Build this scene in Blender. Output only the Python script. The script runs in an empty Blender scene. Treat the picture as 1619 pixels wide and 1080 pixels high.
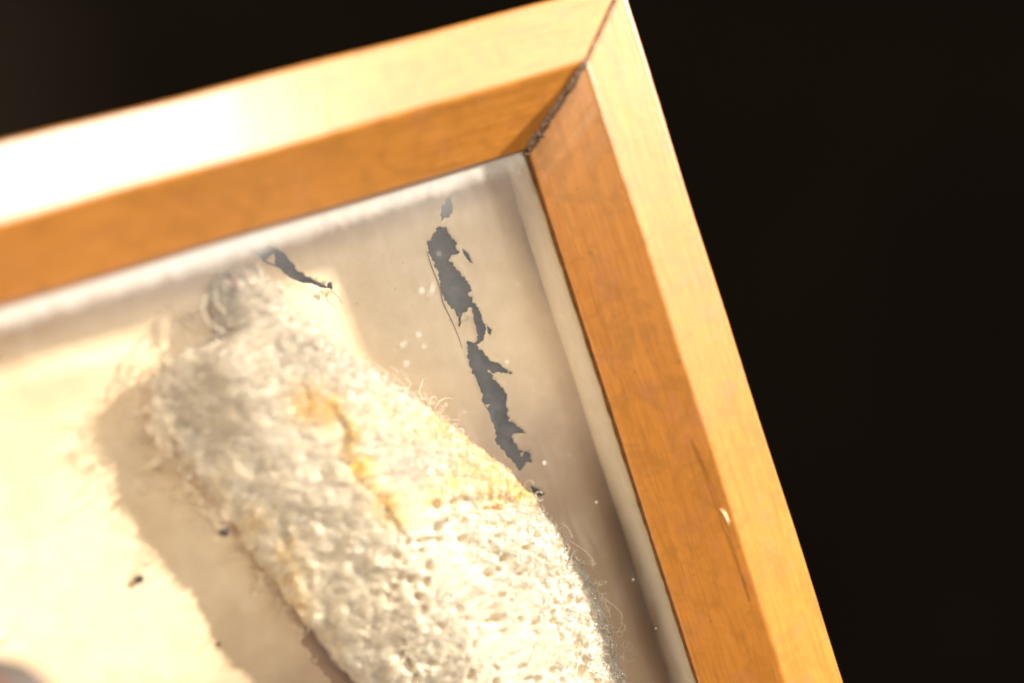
import bpy, bmesh, math, random
import numpy as np
from mathutils import Vector, Matrix, geometry

random.seed(7)
rng = np.random.default_rng(7)
scene = bpy.context.scene
MM = 0.001                       # everything below is written in millimetres

# ------------------------------------------------------------------ camera
cam_data = bpy.data.cameras.new('camera')
cam = bpy.data.objects.new('camera', cam_data)
scene.collection.objects.link(cam)
RX = Vector((0.88296, -0.31008, 0.35247))
RY = Vector((-0.31333, -0.94836, -0.04939))
RZ = Vector((0.34959, -0.06683, -0.93452))
RX.normalize(); RZ.normalize(); RY = RZ.cross(RX).normalized()
CAM = Vector((-82.255, -26.4916, 144.3475))
m = Matrix((RX, -RY, -RZ)).transposed().to_4x4()
m.translation = CAM * MM
cam.matrix_world = m
cam_data.sensor_width = 36.0
cam_data.lens = 46.67
cam_data.clip_start = 0.005
cam_data.clip_end = 50.0
cam_data.dof.use_dof = True
cam_data.dof.focus_distance = 0.172
cam_data.dof.aperture_fstop = 4.9
cam_data.dof.aperture_blades = 0
scene.camera = cam

# ------------------------------------------------------------------ world, sun, added area lamps, exposure
world = bpy.data.worlds.new('World')
scene.world = world
world.use_nodes = True
bg = world.node_tree.nodes['Background']
bg.inputs['Color'].default_value = (1.0, 0.95, 0.88, 1)
bg.inputs['Strength'].default_value = 0.012

SUN = Vector((-1.58, -0.46, -1.0)).normalized()      # direction the light travels
sun_data = bpy.data.lights.new('sun', 'SUN')
sun_data.energy = 3.8
sun_data.angle = math.radians(2.4)
sun_data.color = (1.0, 0.92, 0.84)
sun = bpy.data.objects.new('sun', sun_data)
sun.rotation_euler = SUN.to_track_quat('-Z', 'Y').to_euler()
sun.location = -SUN * 2
scene.collection.objects.link(sun)

glare_data = bpy.data.lights.new('glare_light', 'AREA')  # unseen area lamp added for the glare on the top rail
glare_data.shape = 'RECTANGLE'
glare_data.size = 0.34
glare_data.size_y = 0.12
glare_data.energy = 2.15
glare_data.color = (1.0, 0.95, 0.88)
glare = bpy.data.objects.new('glare_light', glare_data)
glare.location = (-0.01, 0.175, 1.0)
glare.rotation_euler = (Vector((-0.05, -0.01, 0)) - glare.location).to_track_quat('-Z', 'Y').to_euler()
scene.collection.objects.link(glare)

sheen_data = bpy.data.lights.new('sheen_light', 'AREA')  # unseen soft lamp added for sheen on the glass and right rail
sheen_data.shape = 'RECTANGLE'
sheen_data.size = 0.62
sheen_data.size_y = 0.46
sheen_data.energy = 0.52
sheen_data.color = (1.0, 0.94, 0.87)
sheen = bpy.data.objects.new('sheen_light', sheen_data)
sheen.location = (0.40, 0.07, 1.05)
sheen.rotation_euler = (Vector((-0.03, -0.04, 0)) - sheen.location).to_track_quat('-Z', 'Y').to_euler()
scene.collection.objects.link(sheen)

warm_data = bpy.data.lights.new('warm_fill_light', 'AREA')      # fill lamp added off to the left to lift the right bevel and wall
warm_data.shape = 'RECTANGLE'
warm_data.size = 0.40
warm_data.size_y = 0.30
warm_data.energy = 2.9
warm_data.color = (1.0, 0.83, 0.60)
warm = bpy.data.objects.new('warm_fill_light', warm_data)
warm.location = (-0.90, 0.42, 0.34)
warm.rotation_euler = (Vector((-0.03, -0.05, 0)) - warm.location).to_track_quat('-Z', 'Y').to_euler()
scene.collection.objects.link(warm)

scene.view_settings.view_transform = 'Standard'
scene.view_settings.look = 'None'
scene.view_settings.exposure = 1.58
scene.view_settings.gamma = 1.0
scene.view_settings.use_curve_mapping = False
scene.render.engine = 'CYCLES'
scene.cycles.use_denoising = True
scene.cycles.caustics_reflective = False
scene.cycles.caustics_refractive = False
scene.cycles.max_bounces = 10
scene.cycles.diffuse_bounces = 5
scene.cycles.glossy_bounces = 4
scene.cycles.transparent_max_bounces = 24
scene.cycles.sample_clamp_indirect = 6.0

# ------------------------------------------------------------------ dimensions (mm), origin at the outer front corner
W1, W2, DB, D = 8.0, 7.53, 7.66, 20.4
S = W1 + W2
LIP = 0.9                        # small square edge under the bevel
GZ0, GZ1 = -DB - LIP, -DB - LIP - 1.2     # glass faces
CW, CH = 113.0, 124.0            # outer size of the case
BACK = -26.0


# ------------------------------------------------------------------ helpers
def link(o):
    scene.collection.objects.link(o)
    return o


def empty(name, loc, label, category, group=None):
    o = link(bpy.data.objects.new(name, None))
    o.location = Vector(loc) * MM
    o.empty_display_size = 0.01
    o['label'] = label
    o['category'] = category
    if group:
        o['group'] = group
    return o


def parent(o, p):
    o.parent = p
    if p.parent is None:         # a thing's Empty stands at its base; its parts keep world coordinates
        o.matrix_parent_inverse = Matrix.Translation(-Vector(p.location))
    return o


def mesh_obj(name, verts, faces, mat, par=None, smooth=True, mats=None):
    me = bpy.data.meshes.new(name)
    v = np.asarray(verts, dtype=np.float64) * MM
    me.from_pydata(v.tolist() if len(v) < 60000 else v, [], faces)
    me.update()
    if smooth:
        me.polygons.foreach_set('use_smooth', [True] * len(me.polygons))
    me.materials.append(mat)
    o = link(bpy.data.objects.new(name, me))
    if par is not None:
        parent(o, par)
    return o


def quads_mesh(name, verts, quads, mat, par=None, color=None):
    """fast mesh from numpy arrays: verts (n,3) mm, quads (m,4) ints"""
    me = bpy.data.meshes.new(name)
    n, k = len(verts), len(quads)
    me.vertices.add(n)
    me.vertices.foreach_set('co', (np.asarray(verts, np.float32) * MM).ravel())
    me.loops.add(k * 4)
    me.loops.foreach_set('vertex_index', np.asarray(quads, np.int32).ravel())
    me.polygons.add(k)
    me.polygons.foreach_set('loop_start', np.arange(0, k * 4, 4, dtype=np.int32))
    me.polygons.foreach_set('use_smooth', np.ones(k, bool))
    me.update(calc_edges=True)
    if color is not None:
        a = me.color_attributes.new('tint', 'FLOAT_COLOR', 'POINT')
        a.data.foreach_set('color', np.asarray(color, np.float32).ravel())
    me.materials.append(mat)
    me.validate()
    o = link(bpy.data.objects.new(name, me))
    if par is not None:
        parent(o, par)
    return o


def hash3(ix, iy, iz, seed):
    h = (ix * 374761393 + iy * 668265263 + iz * 2147483647 + seed * 1274126177) & 0xFFFFFFFF
    h = ((h ^ (h >> 13)) * 1274126177) & 0xFFFFFFFF
    h = ((h ^ (h >> 15)) * 2246822519) & 0xFFFFFFFF
    return ((h ^ (h >> 16)) & 0xFFFFFF) / float(0xFFFFFF)


def vnoise(p, scale, seed=0):
    """smooth value noise in -1..1 on points (n,3); scale = feature size in mm"""
    q = np.asarray(p, np.float64) / scale + 1000.0
    i = np.floor(q).astype(np.int64)
    f = q - i
    f = f * f * (3 - 2 * f)
    r = 0
    for dx in (0, 1):
        for dy in (0, 1):
            for dz in (0, 1):
                w = (f[:, 0] if dx else 1 - f[:, 0]) * (f[:, 1] if dy else 1 - f[:, 1]) * (f[:, 2] if dz else 1 - f[:, 2])
                r = r + w * hash3(i[:, 0] + dx, i[:, 1] + dy, i[:, 2] + dz, seed)
    return r * 2 - 1


def sstep(a, b, x):
    t = np.clip((x - a) / (b - a), 0, 1)
    return t * t * (3 - 2 * t)


def poly_dist(pts, line):
    """distance of 2-D points to a polyline"""
    pts = np.asarray(pts)
    best = np.full(len(pts), 1e9)
    side = np.zeros(len(pts))
    for a, b in zip(line[:-1], line[1:]):
        a = np.array(a, float); b = np.array(b, float)
        ab = b - a
        t = np.clip(((pts - a) @ ab) / (ab @ ab), 0, 1)
        d = np.linalg.norm(pts - (a + t[:, None] * ab), axis=1)
        cr = ab[0] * (pts[:, 1] - a[1]) - ab[1] * (pts[:, 0] - a[0])
        k = d < best
        best[k] = d[k]
        side[k] = np.sign(cr[k])
    return best, side


def tube(points, radii, sides=8, bump=0.0, seed=1):
    """closed tube along a polyline; returns verts, faces"""
    pts = [Vector(p) for p in points]
    r_ = random.Random(seed)
    V, F = [], []
    for i, p in enumerate(pts):
        t = (pts[min(i + 1, len(pts) - 1)] - pts[max(i - 1, 0)]).normalized()
        ref = Vector((0, 0, 1)) if abs(t.z) < 0.9 else Vector((1, 0, 0))
        n = t.cross(ref).normalized()
        b = t.cross(n)
        r = radii[i] if hasattr(radii, '__len__') else radii
        for k in range(sides):
            a = 2 * math.pi * k / sides
            rr = r * (1 + bump * r_.uniform(-1, 1))
            V.append(p + (n * math.cos(a) + b * math.sin(a)) * rr)
    for i in range(len(pts) - 1):
        for k in range(sides):
            k2 = (k + 1) % sides
            F.append((i * sides + k, i * sides + k2, (i + 1) * sides + k2, (i + 1) * sides + k))
    F.append(tuple(range(sides))[::-1])
    F.append(tuple(range((len(pts) - 1) * sides, len(pts) * sides)))
    return [tuple(v) for v in V], F


# ------------------------------------------------------------------ materials
class NT:
    def __init__(self, name):
        self.mat = bpy.data.materials.new(name)
        self.mat.use_nodes = True
        self.t = self.mat.node_tree
        self.t.nodes.clear()
        self.out = self.n('ShaderNodeOutputMaterial')

    def n(self, typ, **kw):
        nd = self.t.nodes.new(typ)
        for k, v in kw.items():
            setattr(nd, k, v)
        return nd

    def l(self, a, b):
        self.t.links.new(a, b)

    def val(self, sock, v):
        if isinstance(v, bpy.types.NodeSocket):
            self.l(v, sock)
        else:
            sock.default_value = v

    def coords(self, scale=(1, 1, 1)):
        tc = self.n('ShaderNodeTexCoord')
        mp = self.n('ShaderNodeMapping')
        mp.inputs['Scale'].default_value = tuple(1000.0 * s for s in scale)
        self.l(tc.outputs['Object'], mp.inputs['Vector'])
        return mp.outputs['Vector']

    def noise(self, vec, scale, detail=4, rough=0.55, dist=0.0):
        nd = self.n('ShaderNodeTexNoise')
        self.l(vec, nd.inputs['Vector'])
        nd.inputs['Scale'].default_value = scale
        nd.inputs['Detail'].default_value = detail
        nd.inputs['Roughness'].default_value = rough
        nd.inputs['Distortion'].default_value = dist
        return nd.outputs['Fac']

    def ramp(self, fac, stops):
        nd = self.n('ShaderNodeValToRGB')
        cr = nd.color_ramp
        while len(cr.elements) > 1:
            cr.elements.remove(cr.elements[-1])
        for i, (p, c) in enumerate(stops):
            e = cr.elements[0] if i == 0 else cr.elements.new(p)
            e.position = p
            e.color = tuple(c) + (1,) if len(c) == 3 else c
        self.l(fac, nd.inputs['Fac'])
        return nd.outputs['Color']

    def math(self, op, a, b=0.0, clamp=False):
        nd = self.n('ShaderNodeMath', operation=op)
        nd.use_clamp = clamp
        self.val(nd.inputs[0], a)
        self.val(nd.inputs[1], b)
        return nd.outputs[0]

    def maprange(self, v, a, b, c, d, smooth=True):
        nd = self.n('ShaderNodeMapRange')
        if smooth:
            nd.interpolation_type = 'SMOOTHSTEP'
        self.l(v, nd.inputs['Value'])
        for k, x in zip(('From Min', 'From Max', 'To Min', 'To Max'), (a, b, c, d)):
            nd.inputs[k].default_value = x
        return nd.outputs['Result']

    def mix(self, fac, a, b, blend='MIX'):
        nd = self.n('ShaderNodeMix', data_type='RGBA', blend_type=blend)
        self.val(nd.inputs['Factor'], fac)
        for key, x in (('A', a), ('B', b)):
            s = [q for q in nd.inputs if q.name == key and q.type == 'RGBA'][0]
            if isinstance(x, bpy.types.NodeSocket):
                self.l(x, s)
            else:
                s.default_value = tuple(x) + (1,)
        return [q for q in nd.outputs if q.type == 'RGBA'][0]

    def bump(self, h, strength, dist_mm):
        nd = self.n('ShaderNodeBump')
        nd.inputs['Strength'].default_value = strength
        nd.inputs['Distance'].default_value = dist_mm * MM
        self.l(h, nd.inputs['Height'])
        return nd.outputs['Normal']

    def principled(self, color, rough=0.5, spec=0.5, normal=None, coat=0.0, coat_rough=0.2, sss=0.0):
        nd = self.n('ShaderNodeBsdfPrincipled')
        self.val(nd.inputs['Base Color'], color if isinstance(color, bpy.types.NodeSocket) else tuple(color) + (1,))
        self.val(nd.inputs['Roughness'], rough)
        nd.inputs['Specular IOR Level'].default_value = spec
        nd.inputs['Coat Weight'].default_value = coat
        nd.inputs['Coat Roughness'].default_value = coat_rough
        nd.inputs['Coat IOR'].default_value = 1.8
        if sss:
            nd.inputs['Subsurface Weight'].default_value = sss
            nd.inputs['Subsurface Scale'].default_value = 0.0015
            nd.inputs['Subsurface Radius'].default_value = (1.0, 0.4, 0.25)
        if normal is not None:
            self.l(normal, nd.inputs['Normal'])
        return nd.outputs['BSDF']

    def done(self, shader):
        self.l(shader, self.out.inputs['Surface'])
        return self.mat


def wood_material(name, axis):
    t = NT(name)
    st = (0.06, 1, 1) if axis == 'x' else (1, 0.06, 1)
    grain = t.noise(t.coords(st), 1.6, 6, 0.65, 0.4)
    fine = t.noise(t.coords(tuple(s * (0.5 if s < 1 else 1) for s in st)), 6.0, 4, 0.6)
    fig = t.noise(t.coords((0.5, 0.5, 0.5)), 0.55, 4, 0.6, 0.8)
    mott = t.noise(t.coords(), 0.9, 3, 0.6)
    col = t.ramp(grain, [(0.30, (0.49, 0.187, 0.025)), (0.50, (0.61, 0.246, 0.038)), (0.72, (0.67, 0.285, 0.056))])
    col = t.mix(t.maprange(fig, 0.42, 0.68, 0, 0.65), col, (0.42, 0.170, 0.018))
    col = t.mix(t.maprange(mott, 0.48, 0.70, 0, 0.22), col, (0.70, 0.31, 0.06))
    red = t.noise(t.coords(), 0.16, 3, 0.7)
    col = t.mix(t.maprange(red, 0.52, 0.72, 0, 0.4), col, (0.56, 0.215, 0.10))
    col = t.mix(t.maprange(fine, 0.50, 0.70, 0, 0.65), col, (0.40, 0.155, 0.03))
    spot = t.noise(t.coords(), 0.75, 2, 0.4)
    col = t.mix(t.maprange(spot, 0.73, 0.78, 0, 0.7), col, (0.25, 0.09, 0.03))
    nrm = t.bump(t.math('ADD', grain, t.math('MULTIPLY', mott, 0.5)), 0.25, 0.25)
    rough = t.maprange(fig, 0.3, 0.7, 0.30, 0.42)
    return t.done(t.principled(col, rough, 0.5, nrm, coat=1.0, coat_rough=0.26))


def paper_material():
    t = NT('old_lining_paper')
    c = t.coords()
    big = t.noise(c, 0.045, 4, 0.6)
    mid = t.noise(c, 0.30, 5, 0.6)
    fin = t.noise(c, 5.0, 3, 0.6)
    col = t.ramp(mid, [(0.30, (0.75, 0.575, 0.355)), (0.70, (0.85, 0.67, 0.445))])
    col = t.mix(t.maprange(big, 0.48, 0.70, 0, 0.75), col, (0.62, 0.45, 0.27))
    # browned lower right corner of the sheet
    sp = t.n('ShaderNodeSeparateXYZ')
    t.l(c, sp.inputs[0])
    wob = t.math('MULTIPLY', t.math('SUBTRACT', t.noise(c, 0.07, 4, 0.6), 0.5), 34.0)
    age = t.math('SUBTRACT', t.math('SUBTRACT', wob, sp.outputs[1]), t.math('MULTIPLY', sp.outputs[0], -0.35))
    col = t.mix(t.maprange(age, 28, 60, 0, 0.9), col, (0.43, 0.285, 0.175))
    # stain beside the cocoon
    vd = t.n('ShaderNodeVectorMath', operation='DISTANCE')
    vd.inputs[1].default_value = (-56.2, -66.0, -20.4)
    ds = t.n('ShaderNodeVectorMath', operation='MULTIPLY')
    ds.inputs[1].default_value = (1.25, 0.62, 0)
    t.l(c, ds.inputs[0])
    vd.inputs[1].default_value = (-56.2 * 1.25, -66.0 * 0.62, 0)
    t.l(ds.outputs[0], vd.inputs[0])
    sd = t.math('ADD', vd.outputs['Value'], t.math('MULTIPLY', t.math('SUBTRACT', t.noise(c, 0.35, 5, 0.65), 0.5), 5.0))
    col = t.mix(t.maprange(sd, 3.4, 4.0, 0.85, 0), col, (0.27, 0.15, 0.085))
    # foxing and fly specks
    sk = t.noise(c, 0.9, 2, 0.5)
    col = t.mix(t.maprange(sk, 0.755, 0.80, 0, 0.7), col, (0.42, 0.24, 0.10))
    sk2 = t.noise(c, 2.4, 1, 0.5)
    col = t.mix(t.maprange(sk2, 0.795, 0.83, 0, 0.8), col, (0.16, 0.10, 0.06))
    nrm = t.bump(t.math('ADD', fin, t.math('MULTIPLY', mid, 1.5)), 0.35, 0.12)
    p = t.principled(col, 0.75, 0.3, nrm)
    return t.done(p)


def simple(name, color, rough=0.6, spec=0.4, var=0.25, nscale=1.0, bumpd=0.1, **kw):
    t = NT(name)
    c = t.coords()
    f = t.noise(c, nscale, 5, 0.6)
    a = tuple(x * (1 - var) for x in color)
    b = tuple(min(1, x * (1 + var)) for x in color)
    col = t.ramp(f, [(0.3, a), (0.7, b)])
    return t.done(t.principled(col, rough, spec, t.bump(f, 0.5, bumpd), **kw))


def glass_material():
    t = NT('dusty_glass')
    c = t.coords()
    geo = t.n('ShaderNodeNewGeometry')
    dot = t.n('ShaderNodeVectorMath', operation='DOT_PRODUCT')
    t.l(geo.outputs['Incoming'], dot.inputs[0])
    t.l(geo.outputs['Normal'], dot.inputs[1])
    cosv = t.math('ABSOLUTE', dot.outputs['Value'])
    f = t.math('ADD', t.math('MULTIPLY', t.math('POWER', t.math('SUBTRACT', 1.0, cosv), 5.0), 0.96), 0.04)
    tr = t.n('ShaderNodeBsdfTransparent')
    tr.inputs['Color'].default_value = (0.985, 0.99, 0.985, 1)
    gl = t.n('ShaderNodeBsdfGlossy')
    gl.inputs['Roughness'].default_value = 0.14
    m1 = t.n('ShaderNodeMixShader')
    t.l(f, m1.inputs[0]); t.l(tr.outputs[0], m1.inputs[1]); t.l(gl.outputs[0], m1.inputs[2])
    # grime film: thick along the frame, thin in patches over the pane
    sp = t.n('ShaderNodeSeparateXYZ')
    t.l(c, sp.inputs[0])
    n1 = t.noise(c, 0.16, 5, 0.65)
    n2 = t.noise(c, 0.55, 4, 0.6)
    n3 = t.noise(t.coords((1, 0.35, 1)), 0.8, 4, 0.6)
    ex = t.math('SUBTRACT', -S, sp.outputs[0])          # distance from right frame edge
    ey = t.math('SUBTRACT', -S, sp.outputs[1])          # distance from top frame edge
    wob = t.math('MULTIPLY', t.math('SUBTRACT', n3, 0.5), 2.2)
    top = t.maprange(t.math('ADD', ey, wob), 0.2, 3.2, 0.50, 0)
    topw = t.math('MULTIPLY', t.maprange(t.math('ADD', ey, t.math('MULTIPLY', wob, 2.5)), 0, 8.0, 0.10, 0), t.maprange(sp.outputs[0], -50, -30, 0.15, 1))
    rgt = t.maprange(t.math('ADD', ex, t.math('MULTIPLY', wob, 0.4)), 0.0, 1.1, 0.22, 0)
    rgw = t.maprange(t.math('ADD', ex, t.math('MULTIPLY', wob, 2.0)), 0, 4.2, 0.15, 0)  # wide right band of film, its pale colour set to lighten the inner wall
    film = t.math('ADD', t.maprange(n1, 0.35, 0.75, 0.006, 0.022), t.math('ADD', t.maprange(n2, 0.55, 0.8, 0, 0.014), t.maprange(t.noise(t.coords((0.9, 0.12, 1)), 0.45, 4, 0.7, 1.2), 0.54, 0.74, 0, 0.035)))
    fac = t.math('ADD', t.math('ADD', film, t.math('MAXIMUM', top, topw)), t.math('MAXIMUM', rgt, rgw), clamp=True)
    df = t.n('ShaderNodeBsdfDiffuse')
    df.inputs['Color'].default_value = (0.92, 0.88, 0.80, 1)
    tl = t.n('ShaderNodeBsdfTranslucent')
    tl.inputs['Color'].default_value = (0.82, 0.75, 0.63, 1)
    dm = t.n('ShaderNodeMixShader')
    dm.inputs[0].default_value = 0.25
    t.l(df.outputs[0], dm.inputs[1]); t.l(tl.outputs[0], dm.inputs[2])
    m2 = t.n('ShaderNodeMixShader')
    t.l(fac, m2.inputs[0]); t.l(m1.outputs[0], m2.inputs[1]); t.l(dm.outputs[0], m2.inputs[2])
    return t.done(m2.outputs[0])


def silk_material(name, rough, spec, transl, attr=True, color=(0.86, 0.79, 0.66), lustre=0.0, lustre_rough=0.35):
    t = NT(name)
    c = t.coords()
    n = t.noise(c, 0.5, 4, 0.6)
    if attr:
        at = t.n('ShaderNodeAttribute', attribute_name='tint')
        base = at.outputs['Color']
    else:
        base = t.ramp(n, [(0.3, tuple(x * 0.92 for x in color)), (0.7, color)])
    base = t.mix(t.maprange(n, 0.45, 0.7, 0, 0.22), base, (0.84, 0.68, 0.46))
    nrm = t.bump(t.noise(c, 3.5, 4, 0.7), 0.5, 0.12)
    p = t.principled(base, rough, spec, nrm)
    if lustre:
        gl = t.n('ShaderNodeBsdfGlossy')
        gl.inputs['Color'].default_value = (0.95, 0.91, 0.84, 1)
        gl.inputs['Roughness'].default_value = lustre_rough
        ml = t.n('ShaderNodeMixShader')
        ml.inputs[0].default_value = lustre
        t.l(p, ml.inputs[1]); t.l(gl.outputs[0], ml.inputs[2])
        p = ml.outputs[0]
    tl = t.n('ShaderNodeBsdfTranslucent')
    t.l(base, tl.inputs['Color'])
    mx = t.n('ShaderNodeMixShader')
    mx.inputs[0].default_value = transl
    t.l(p, mx.inputs[1]); t.l(tl.outputs[0], mx.inputs[2])
    return t.done(mx.outputs[0])


WOOD_X = wood_material('varnished_wood_grain_across', 'x')
WOOD_Y = wood_material('varnished_wood_grain_down', 'y')
PAPER = paper_material()
GLASS = glass_material()
BOARD = simple('dark_backing_board', (0.060, 0.052, 0.050), 0.8, 0.2, 0.92, 0.40, 0.4)
FILLER = simple('old_joint_filler', (0.25, 0.165, 0.115), 0.6, 0.5, 0.65, 1.6, 0.3)
GAPSHADEM = simple('gap_shade', (0.13, 0.055, 0.016), 0.8, 0.2, 0.4, 1.0)  # shade colour of the strip beside the pane
CRACKLINEM = simple('crack_line', (0.38, 0.155, 0.03), 0.8, 0.2, 0.3, 1.0)
CHIPM = simple('bare_wood_chip', (0.80, 0.58, 0.32), 0.6, 0.3, 0.1, 1.0)
DUSTM = simple('dust', (0.50, 0.46, 0.40), 0.9, 0.2, 0.05, 2.0)
SHELLM = silk_material('silk_shell', 0.42, 0.6, 0.03)
FIBREM = silk_material('silk_fibre', 0.32, 0.7, 0.16, lustre=0.18, lustre_rough=0.22)
FLOSSM = silk_material('silk_floss', 0.35, 0.6, 0.25, attr=False, color=(0.93, 0.82, 0.63), lustre=0.08)
LININGM = simple('lining_strip', (0.88, 0.75, 0.54), 0.75, 0.3, 0.08, 0.35, 0.1)
GLINTM = silk_material('silk_glint_bead', 0.25, 0.9, 0.05, attr=False, color=(0.96, 0.89, 0.76), lustre=0.46, lustre_rough=0.20)
FLAKEM = simple('brown_flake', (0.22, 0.12, 0.09), 0.6, 0.3, 0.3, 1.0)
STRAWM = simple('straw', (0.72, 0.52, 0.24), 0.6, 0.3, 0.2, 1.0)
PELLETM = simple('dark_pellet', (0.045, 0.033, 0.026), 0.6, 0.4, 0.4, 2.0, 0.2)
SKINM = simple('skin', (0.15, 0.058, 0.040), 0.5, 0.4, 0.10, 0.8, 0.15, sss=0.25)
NAILM = simple('nail', (0.095, 0.078, 0.064), 0.6, 0.3, 0.06, 0.5, 0.03)

# ------------------------------------------------------------------ dark cloth far behind the case
t = NT('black_cloth')
fc = t.n('ShaderNodeTexCoord')
fn = t.noise(fc.outputs['Object'], 6.0, 4, 0.6)
fcol = t.ramp(fn, [(0.3, (0.0085, 0.0064, 0.0045)), (0.7, (0.0115, 0.0086, 0.0060))])
CLOTHM = t.done(t.principled(fcol, 1.0, 0.0))
gx = np.linspace(-900, 700, 81)
gy = np.linspace(-900, 800, 86)
BV = np.array([(a, b, 0.0) for a in gx for b in gy])
uu = BV[:, 0] + 0.25 * BV[:, 1]
BV[:, 2] = -420 + 0.00075 * np.clip(uu + 100, 0, 700) ** 2 + 14 * vnoise(BV, 210, 61) + 5 * vnoise(BV, 90, 62)
nb = len(gy)
BF = [(i * nb + j, (i + 1) * nb + j, (i + 1) * nb + j + 1, i * nb + j + 1) for i in range(80) for j in range(nb - 1)]
cloth = mesh_obj('backdrop', BV, BF, CLOTHM)
cloth['kind'] = 'structure'

# ------------------------------------------------------------------ display case
case = empty('display_case', (-CW / 2, -CH / 2, BACK),
             'honey coloured wooden display case with mitred frame, dusty glass and torn paper lining', 'display case')


def rail(name, side, mat):
    """one mitred rail; profile = (offset from the outer edge, z)"""
    prof = [(0, BACK), (0, 0), (W1, 0), (S, -DB), (S, -DB - LIP), (11.0, -DB - LIP), (11.0, BACK)]
    if side == 'top':            # undercut: no square edge shows below this bevel
        prof[4] = (S - 1.2, -DB - LIP)
    gap = 0.10
    bm = bmesh.new()
    n = 150
    rw = random.Random(side)
    wear = [[rw.gauss(0, 0.010) for _ in prof] for _ in range(n + 1)]
    rows = []
    ln = CW if side in ('top', 'bottom') else CH
    for i in range(n + 1):
        row = []
        for j, (o, z) in enumerate(prof):
            f = i / n
            a = o + gap
            b = ln - o - gap
            s = a + (b - a) * f
            wv = 0.16 * math.sin(s * 0.055 + j * 1.3 + len(side)) + 0.07 * math.sin(s * 0.21 + j * 2.1) + wear[i][j]
            oo = o + (wv if j in (1, 2) else (wv * 0.5 if j in (3, 4) else 0))
            zz = z + (0.5 * wv if j in (1, 2) else 0)
            if side == 'top':
                p = (-s, -oo, zz)
            elif side == 'bottom':
                p = (-s, -CH + oo, zz)
            elif side == 'right':
                p = (-oo, -s, zz)
            else:
                p = (-CW + oo, -s, zz)
            row.append(bm.verts.new(Vector(p) * MM))
        rows.append(row)
    m_ = len(prof)
    for i in range(n):
        for j in range(m_):
            k = (j + 1) % m_
            bm.faces.new((rows[i][j], rows[i][k], rows[i + 1][k], rows[i + 1][j]))
    bm.faces.new(rows[0])
    bm.faces.new(rows[-1][::-1])
    bmesh.ops.recalc_face_normals(bm, faces=bm.faces)
    me = bpy.data.meshes.new(name)
    bm.to_mesh(me)
    bm.free()
    me.materials.append(mat)
    o = link(bpy.data.objects.new(name, me))
    parent(o, case)
    bv = o.modifiers.new('worn_edges', 'BEVEL')
    bv.width = 0.42 * MM
    bv.segments = 3
    bv.limit_method = 'ANGLE'
    bv.angle_limit = math.radians(30)
    bv.harden_normals = True
    me.polygons.foreach_set('use_smooth', [True] * len(me.polygons))
    return o


rail_top = rail('top_rail', 'top', WOOD_X)
rail_right = rail('side_rail', 'right', WOOD_Y)
rail_left = rail('side_rail', 'left', WOOD_Y)
rail_bottom = rail('bottom_rail', 'bottom', WOOD_X)

# filler squeezed out of the mitre on the bevel, thin crack across the front face
P = []
Rr = []
for i in range(46):
    f = i / 45
    o = S - f * W2
    z = -DB + f * DB
    jig = 0.10 * math.sin(i * 1.9) + random.uniform(-0.07, 0.07)
    P.append((-o + jig, -o - jig, z + 0.12))
    Rr.append((0.62 - 0.30 * f) * random.uniform(0.62, 1.30))
v, f_ = tube(P, Rr, 9, 0.30, 3)
mesh_obj('joint_filler', v, f_, FILLER, case)
P = [(-W1 + i / 30 * W1 + random.uniform(-.06, .06), -W1 + i / 30 * W1 + random.uniform(-.06, .06), -0.02) for i in range(31)]
v, f_ = tube(P, [0.20 * random.uniform(0.7, 1.25) for _ in P], 7, 0.15, 4)
mesh_obj('joint_filler', v, f_, FILLER, case)
# dirt blob in the inner corner
P = [(-S - 0.35 + 0.2 * i, -S - 0.25 - 0.05 * i, -DB - 0.7 + 0.12 * i) for i in range(4)]
v, f_ = tube(P, [0.30, 0.42, 0.45, 0.3], 9, 0.3, 8)
mesh_obj('joint_filler', v, f_, FILLER, case)

# dark strip standing in for the shaded gap between right bevel and pane
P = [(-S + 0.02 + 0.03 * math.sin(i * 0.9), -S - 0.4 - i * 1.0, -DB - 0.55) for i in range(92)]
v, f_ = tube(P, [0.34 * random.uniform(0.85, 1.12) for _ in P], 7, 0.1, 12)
mesh_obj('gap_shade_line', v, f_, GAPSHADEM, rail_right)

# crack running down the right bevel close to the lip, and a pale chip
P = []
for (x, y) in [(-9.4, -55.6), (-9.1, -59.8), (-8.85, -65.0), (-8.8, -71.7), (-8.75, -78)]:
    P.append((x, y))
PP = []
for (a, b) in zip(P[:-1], P[1:]):
    for k in range(8):
        q = k / 8
        x = a[0] + (b[0] - a[0]) * q + random.uniform(-.05, .05)
        y = a[1] + (b[1] - a[1]) * q
        PP.append((x, y, (x + W1) * DB / W2 + 0.0))
v, f_ = tube(PP, [0.03 + 0.06 * min(1, i / 6) * random.uniform(0.5, 1.1) for i in range(len(PP))], 6, 0.1, 5)
mesh_obj('crack', v, f_, CRACKLINEM, rail_right)
P = [(-8.75, -64.9, -0.62), (-8.6, -65.6, -0.42), (-8.5, -66.5, -0.36), (-8.45, -67.2, -0.36)]
v, f_ = tube(P, [0.04, 0.17, 0.13, 0.03], 7, 0.45, 6)
mesh_obj('chip', v, f_, CHIPM, rail_right)
P = [(-47.2, -8.25, -0.22), (-45.5, -8.2, -0.16), (-43.8, -8.25, -0.2)]
v, f_ = tube(P, [0.05, 0.14, 0.05], 6, 0.2, 9)
mesh_obj('chip', v, f_, CHIPM, rail_top)

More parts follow.
